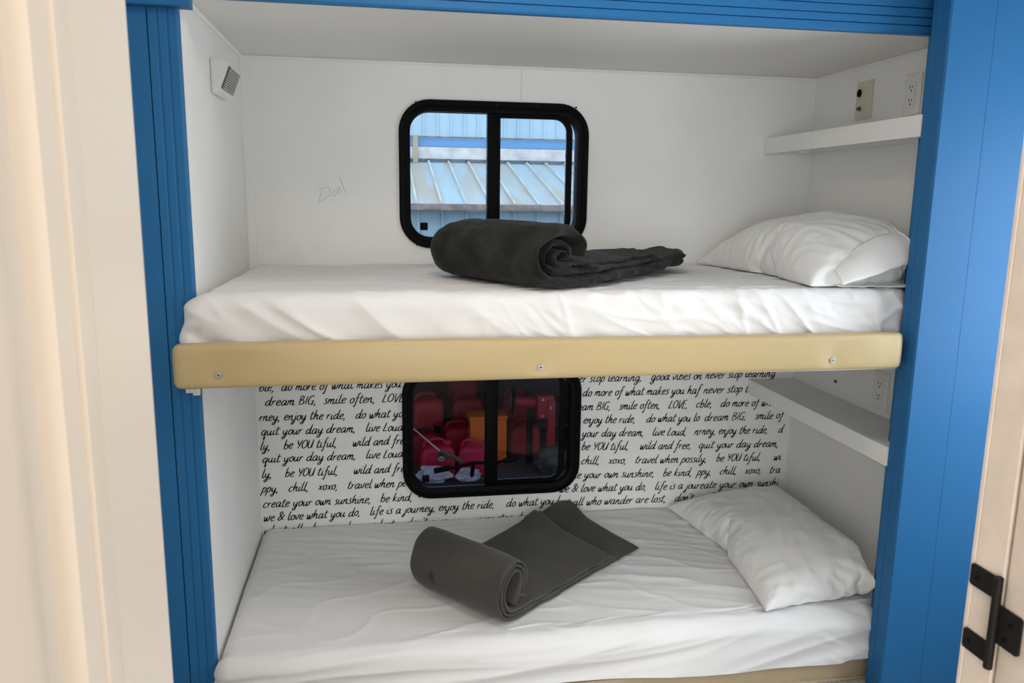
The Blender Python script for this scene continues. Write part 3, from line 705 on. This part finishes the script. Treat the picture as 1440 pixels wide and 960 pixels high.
bm = extrude_profile(B(), rrect(-.332, -.252, 1.571, 1.686, .003, 3), 'x', 1.8945, 1.8995); child('cover_plate', bm, M['ivory'], r)
child('socket', cyl(B(), (1.8944, -.272, 1.652), (1.8915, -.272, 1.652), .0165, .0155, 24), M['ivory'], r)
child('socket_hole', cyl(B(), (1.8914, -.272, 1.652), (1.8905, -.272, 1.652), .0125, n=24), M['hole'], r)
bm = cyl(B(), (1.8944, -.276, 1.605), (1.892, -.276, 1.605), .0075, n=6); cyl(bm, (1.892, -.276, 1.605), (1.885, -.276, 1.605), .0045, n=16); child('jack', bm, M['gap'], r)
for zz in (1.674, 1.585): child('screw', cyl(B(), (1.8944, -.290, zz), (1.893, -.290, zz), .003, .0022, 12), M['steel'], r)
o = obj('wall_bolt', cyl(B(), (1.8995, -.27, .732), (1.893, -.27, .732), .0055, .0042, 14), M['gap']); tag(o, 'small dark bolt head in the right wall under the bunk platform', 'bolt')
# wall lamp in the upper left corner: wedge housing with a ribbed lens facing down into the bunk
r = tag(empty('wall_lamp', (0, -.38, 1.61)), 'small white wedge-shaped wall lamp with a ribbed grey lens, high in the left corner', 'lamp')
bm = extrude_profile(B(), [(.0006, 1.652), (.040, 1.645), (.046, 1.638), (.0225, 1.578), (.016, 1.568), (.0006, 1.566)], 'y', -.462, -.292)
bmesh.ops.bevel(bm, geom=bm.edges[:], offset=.003, segments=2, affect='EDGES'); child('housing', bm, M['plate'], r)
d = Vector((.0235, 0, .060)).normalized(); nrm = Vector((d.z, 0, -d.x)); c0 = Vector((.0225, 0, .0))
bm = B(); gm = B()
p0 = Vector((.0245, 0, 1.580)); Ln = .058
for (bmm, s0, s1, h, y0, y1) in [(gm, .000, Ln, .0012, -.452, -.302)] + [(bm, .001+.0058*k, .0045+.0058*k, .0036, -.449, -.305) for k in range(10)]:
    A = [p0+d*s0, p0+d*s1, p0+d*s1+nrm*h, p0+d*s0+nrm*h]; extrude_profile(bmm, [(q.x, q.z) for q in A], 'y', y0, y1)
child('lens_back', gm, M['gap'], r, smooth=False); child('ribbed_lens', bm, M['lens'], r, smooth=False)
bm = B(); extrude_profile(bm, [(-.300, .745), (-.262, .752), (-.268, .772), (-.296, .770)], 'x', .0006, .0018); o = obj('paper_label', bm, M['plate'], None, False); tag(o, 'small torn white sticker on the left wall just below the bunk rail', 'sticker')

# ------------------------------------------------------------------ ceiling lamps of the passage and the room
for (lx, ly, lab) in ((.55, -1.40, 'round ceiling lamp in the passage before the bunks'), (.62, -3.0, 'round ceiling lamp in the room before the doorway')):
    r = tag(empty('ceiling_lamp', (lx, ly, 2.1)), lab, 'lamp'); child('housing', cyl(B(), (lx, ly, 2.0995), (lx, ly, 2.075), .17, .16, 40), M['plate'], r)
    child('diffuser', cyl(B(), (lx, ly, 2.0745), (lx, ly, 2.069), .14, .13, 40), M['warm'], r)

# ------------------------------------------------------------------ outside: yard, blue metal building, stored things
GZ = -1.05
struct('ground', box(B(), -30, 40, .3, 60, GZ-.1, GZ), M['asphalt'])
bd = tag(empty('metal_building', (2.5, 9, GZ)), 'pale blue sheet metal building with a ribbed lean-to roof outside the upper window', 'building')
bm = box(B(), -9, 14, 12.2, 12.4, GZ, 6.5)
def ribs(bm, xs, y0, z0, y1, z1, wdt, hgt):
    for xx in xs:
        n = Vector((0, -(z1-z0), (y1-y0))).normalized()*hgt
        A = [Vector((xx-wdt, y0, z0)), Vector((xx+wdt, y0, z0)), Vector((xx+wdt*.6, y0, z0))+n, Vector((xx-wdt*.6, y0, z0))+n]
        Bq = [Vector((q.x, q.y+(y1-y0), q.z+(z1-z0))) for q in A]
        va = [bm.verts.new(q) for q in A]; vb = [bm.verts.new(q) for q in Bq]
        for k in range(4): bm.faces.new((va[k], va[(k+1) % 4], vb[(k+1) % 4], vb[k]))
        bm.faces.new(va[::-1]); bm.faces.new(vb)
ribs(bm, [-9+.248*k+.06 for k in range(92)], 12.201, 2.0, 12.2, 6.4, .022, .04)
child('upper_wall', bm, M['bmetal'], bd, smooth=False)
bm = B(); extrude_profile(bm, [(9.0, 1.215), (12.19, 1.99), (12.19, 1.93), (9.0, 1.155)], 'x', -9, 14)
ribs(bm, [-8.9+.363*k+.04 for k in range(63)], 9.0, 1.215, 12.19, 1.99, .028, .04)
child('lean_to_roof', bm, M['broof'], bd, smooth=False)
bm = B(); ribs(bm, [-8.9+.363*k+.04 for k in range(63)], 9.0, 1.245, 12.19, 2.02, .020, .012); child('roof_ribs', bm, M['rib'], bd, smooth=False)
bm = box(B(), -9, 14, 9.3, 9.4, GZ, 1.2); ribs(bm, [-8.8+.362*k for k in range(63)], 9.301, GZ, 9.30, 1.2, .03, .05); child('lower_wall', bm, M['bmetal'], bd, smooth=False)
child('gutter', box(B(), -9, 14, 8.92, 9.02, 1.150, 1.245, .01), M['gutter'], bd)
child('flashing', box(B(), -9, 14, 12.06, 12.19, 2.03, 2.24, .01), M['flash'], bd)
child('blue_band', box(B(), -9, 14, 12.14, 12.188, 2.25, 2.40, .004), M['bdark'], bd)
child('pipe', cyl(B(), (-9, 12.1, 2.42), (14, 12.1, 2.42), .015, n=10), M['gutter'], bd)
child('post', box(B(), 1.02, 1.11, 12.0, 12.06, 1.95, 2.42, .01), M['wood'], bd)
# dark lean-to added to block sky light from the pile of stored things
sh = tag(empty('added_shade_shed', (1.2, 4, GZ)), 'dark open lean-to added to shade the red fuel cans outside the lower window', 'shed')
child('roof', extrude_profile(B(), [(2.9, .62), (5.2, .80), (5.2, .76), (2.9, .58)], 'x', -1.2, 4.2), M['rubber'], sh, smooth=False)
child('back_wall', box(B(), -1.2, 4.2, 4.95, 5.0, GZ, .77), M['bin'], sh)
child('side_wall', box(B(), -1.2, -1.15, 2.95, 4.94, GZ, .62), M['bin'], sh); child('side_wall', box(B(), 4.15, 4.2, 2.95, 4.94, GZ, .62), M['bin'], sh)
def gas_can(label, x, y, z, rz, mt, s=1.0):
    r = tag(empty('gas_can', (x, y, z), rz), label, 'gas can', 'fuel cans in the storage pile')
    bm = B(); secs = [(.0, .125, .085, .02), (.006, .135, .092, .03), (.19, .135, .092, .03), (.225, .118, .082, .03), (.245, .075, .055, .02), (.247, .05, .035, .012)]
    L = []
    for h, hx, hy, rr in secs: L.append([bm.verts.new((u*s, v*s, h*s)) for u, v in rrect(-hx, hx, -hy, hy, rr, 4)])
    n = len(L[0])
    for q, t in zip(L, L[1:]):
        for k in range(n): bm.faces.new((q[k], q[(k+1) % n], t[(k+1) % n], t[k]))
    bm.faces.new(L[0][::-1]); bm.faces.new(L[-1]); obj('body', bm, mt, r)
    pts = catmull([Vector(p)*s for p in ((-.105, 0, .225), (-.09, 0, .272), (-.02, 0, .287), (.045, 0, .28), (.07, 0, .24))], 5)
    obj('handle', tube(B(), pts, .014*s, 10), mt, r)
    bm = cyl(B(), Vector((.085, 0, .225))*s, Vector((.105, 0, .275))*s, .028*s, n=18, bev=.003); obj('cap', bm, M['rubber'] if mt != M['canred2'] else mt, r)
    bm = box(B(), -.09*s, .06*s, -.096*s, -.0925*s, .05*s, .15*s, .004*s); obj('raised_panel', bm, mt, r)
    return r
def stack(x, y, z): return z
cans = [
 ('red fuel can at the top left of the pile behind the lower window', .80, 4.18, -.664, .1, 'canred', 1.0),
 ('dark red fuel can at the very top of the pile, under the added shed roof', 1.15, 4.50, -.564, -.1, 'candark', 1.0),
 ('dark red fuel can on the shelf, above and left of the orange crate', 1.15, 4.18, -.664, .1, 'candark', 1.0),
 ('dark red fuel can below the top left one', .76, 3.80, -.861, -.1, 'candark', 1.0),
 ('red fuel can between the front cans and the orange crate', 1.05, 3.93, -.861, .05, 'canred', 1.0),
 ('bright red fuel can at the front left, behind the fishing rod', .83, 3.44, -.861, .1, 'canred2', 1.0),
 ('magenta red fuel can at the front, left of the window mullion', 1.13, 3.45, -.861, -.15, 'canred2', .92),
 ('red fuel can on the deck right of the orange crate, behind the winch post', 1.62, 3.92, -.861, .1, 'canred', 1.0),
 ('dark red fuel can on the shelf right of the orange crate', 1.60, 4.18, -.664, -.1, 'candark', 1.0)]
child('shelf', box(B(), .4, 2.6, 4.055, 4.345, -.69, -.665, .004), M['bin'], sh)
child('shelf', box(B(), .4, 2.6, 4.35, 4.70, -.59, -.565, .004), M['bin'], sh)
child('deck', box(B(), .4, 2.6, 3.15, 4.6, GZ+.001, -.862, .01), M['bin'], sh)
for lab, x, y, z, rz, mt, s in cans: gas_can(lab, x, y, z, rz, M[mt], s)
r = tag(empty('crate', (1.27, 3.70, -.861)), 'upright orange plastic crate in the middle of the pile behind the lower window', 'crate')
bm = slab_with_holes(B(), [(1.12, -.860), (1.42, -.860), (1.42, -.46), (1.12, -.46)], [rrect(1.16, 1.21, -.58, -.51, .01, 3)], lambda u, v, d: (u, d, v), 3.60, 3.61)
child('front', bm, M['orange'], r); child('body', box(B(), 1.12, 1.42, 3.611, 3.80, -.860, -.48, .006), M['orange'], r); child('rim', box(B(), 1.11, 1.43, 3.595, 3.81, -.479, -.45, .006), M['orange'], r)
r = tag(empty('winch', (1.62, 3.55, -.861)), 'red hand winch with a chrome disc on a black post, right in the lower window', 'winch')
child('post', cyl(B(), (1.615, 3.6, -.860), (1.615, 3.6, -.40), .028, n=18), M['rubber'], r)
child('drum', cyl(B(), (1.48, 3.6, -.325), (1.66, 3.58, -.335), .045, n=24, bev=.004), M['redpaint'], r)
bm = cyl(B(), (1.455, 3.60, -.318), (1.48, 3.598, -.32), .105, .112, 36, bev=.006); child('disc', bm, M['rubber'], r)
child('disc_rim', cyl(B(), (1.435, 3.60, -.318), (1.454, 3.60, -.318), .07, .085, 32, bev=.004), M['steel'], r)
child('housing', box(B(), 1.661, 1.80, 3.50, 3.62, -.46, -.26, .012, 3), M['redpaint'], r)
child('arm', box(B(), 1.745, 1.81, 3.49, 3.55, -.74, -.30, .008), M['redpaint'], r)
for (bx, bz) in ((1.70, -.29), (1.70, -.43), (1.765, -.36)): child('bolt', cyl(B(), (bx, 3.499, bz), (bx, 3.482, bz), .014, n=6), M['steel'], r)
r = tag(empty('fishing_rod', (.9, 3.3, -.7)), 'pale fishing rod with an olive handle leaning over the front red fuel cans', 'fishing rod')
child('blank', tube(B(), [(.60, 3.25, -.39), (.84, 3.25, -.612)], lambda t: .004+.004*t), M['rod'], r); child('grip', tube(B(), [(.8405, 3.25, -.6125), (1.01, 3.25, -.70)], .020, 12), M['olive'], r)
child('reel', cyl(B(), (.85, 3.24, -.64), (.85, 3.20, -.665), .03, n=18, bev=.004), M['steel'], r)
r = tag(empty('handlebar', (1.1, 3.1, -.68)), 'black handlebar with grips lying across the bottom of the lower window', 'handlebar')
child('bar', tube(B(), catmull([(.84, 3.05, -.69), (.95, 3.05, -.68), (1.08, 3.06, -.655), (1.22, 3.05, -.66), (1.37, 3.05, -.635)], 6), .013, 10), M['rubber'], r)
child('grip', cyl(B(), (.78, 3.05, -.702), (.90, 3.05, -.684), .021, n=14, bev=.003), M['rubber'], r); child('grip', cyl(B(), (1.31, 3.05, -.648), (1.42, 3.05, -.626), .021, n=14, bev=.003), M['rubber'], r)
child('stem', cyl(B(), (1.08, 3.06, -.655), (1.08, 3.2, -.86), .016, n=12), M['rubber'], r)
def bagmesh(cx, cy, cz, sx, sy, sz, seed, cr=.10):
    bm = B(); bmesh.ops.create_icosphere(bm, subdivisions=5, radius=1)
    for v in bm.verts:
        n = v.co.copy(); k = 1 + .28*fbm(n*1.6+Vector((seed, 0, 0)), 2) + cr*ridge(n*4+Vector((0, seed, 0)))
        v.co = Vector((cx+n.x*sx*k, cy+n.y*sy*k, max(cz+n.z*sz*k, -.860)))
    return bm
o = obj('plastic_bag', bagmesh(.79, 3.21, -.79, .12, .07, .07, 2), M['bag']); tag(o, 'crumpled white and blue plastic bag at the lower left of the lower window', 'bag')
o = obj('plastic_bag', bagmesh(1.06, 3.20, -.80, .085, .06, .05, 5), M['bag']); tag(o, 'smaller crumpled plastic bag beside the mullion, under the handlebar', 'bag')
o = obj('tarpaulin', bagmesh(1.80, 3.36, -.77, .17, .10, .11, 9, .02), M['bin']); tag(o, 'grey green tarpaulin bundle behind the winch post', 'tarpaulin')
r = tag(empty('water_tank', (1.12, 6.0, GZ)), 'tall blue plastic tank whose top shows at the bottom left of the upper window', 'tank')
child('body', cyl(B(), (1.12, 6, GZ+.001), (1.12, 6, .80), .16, n=32, bev=.03), M['bluep'], r); child('lid', cyl(B(), (1.12, 6, .8005), (1.12, 6, .84), .09, n=24, bev=.008), M['bluep'], r)
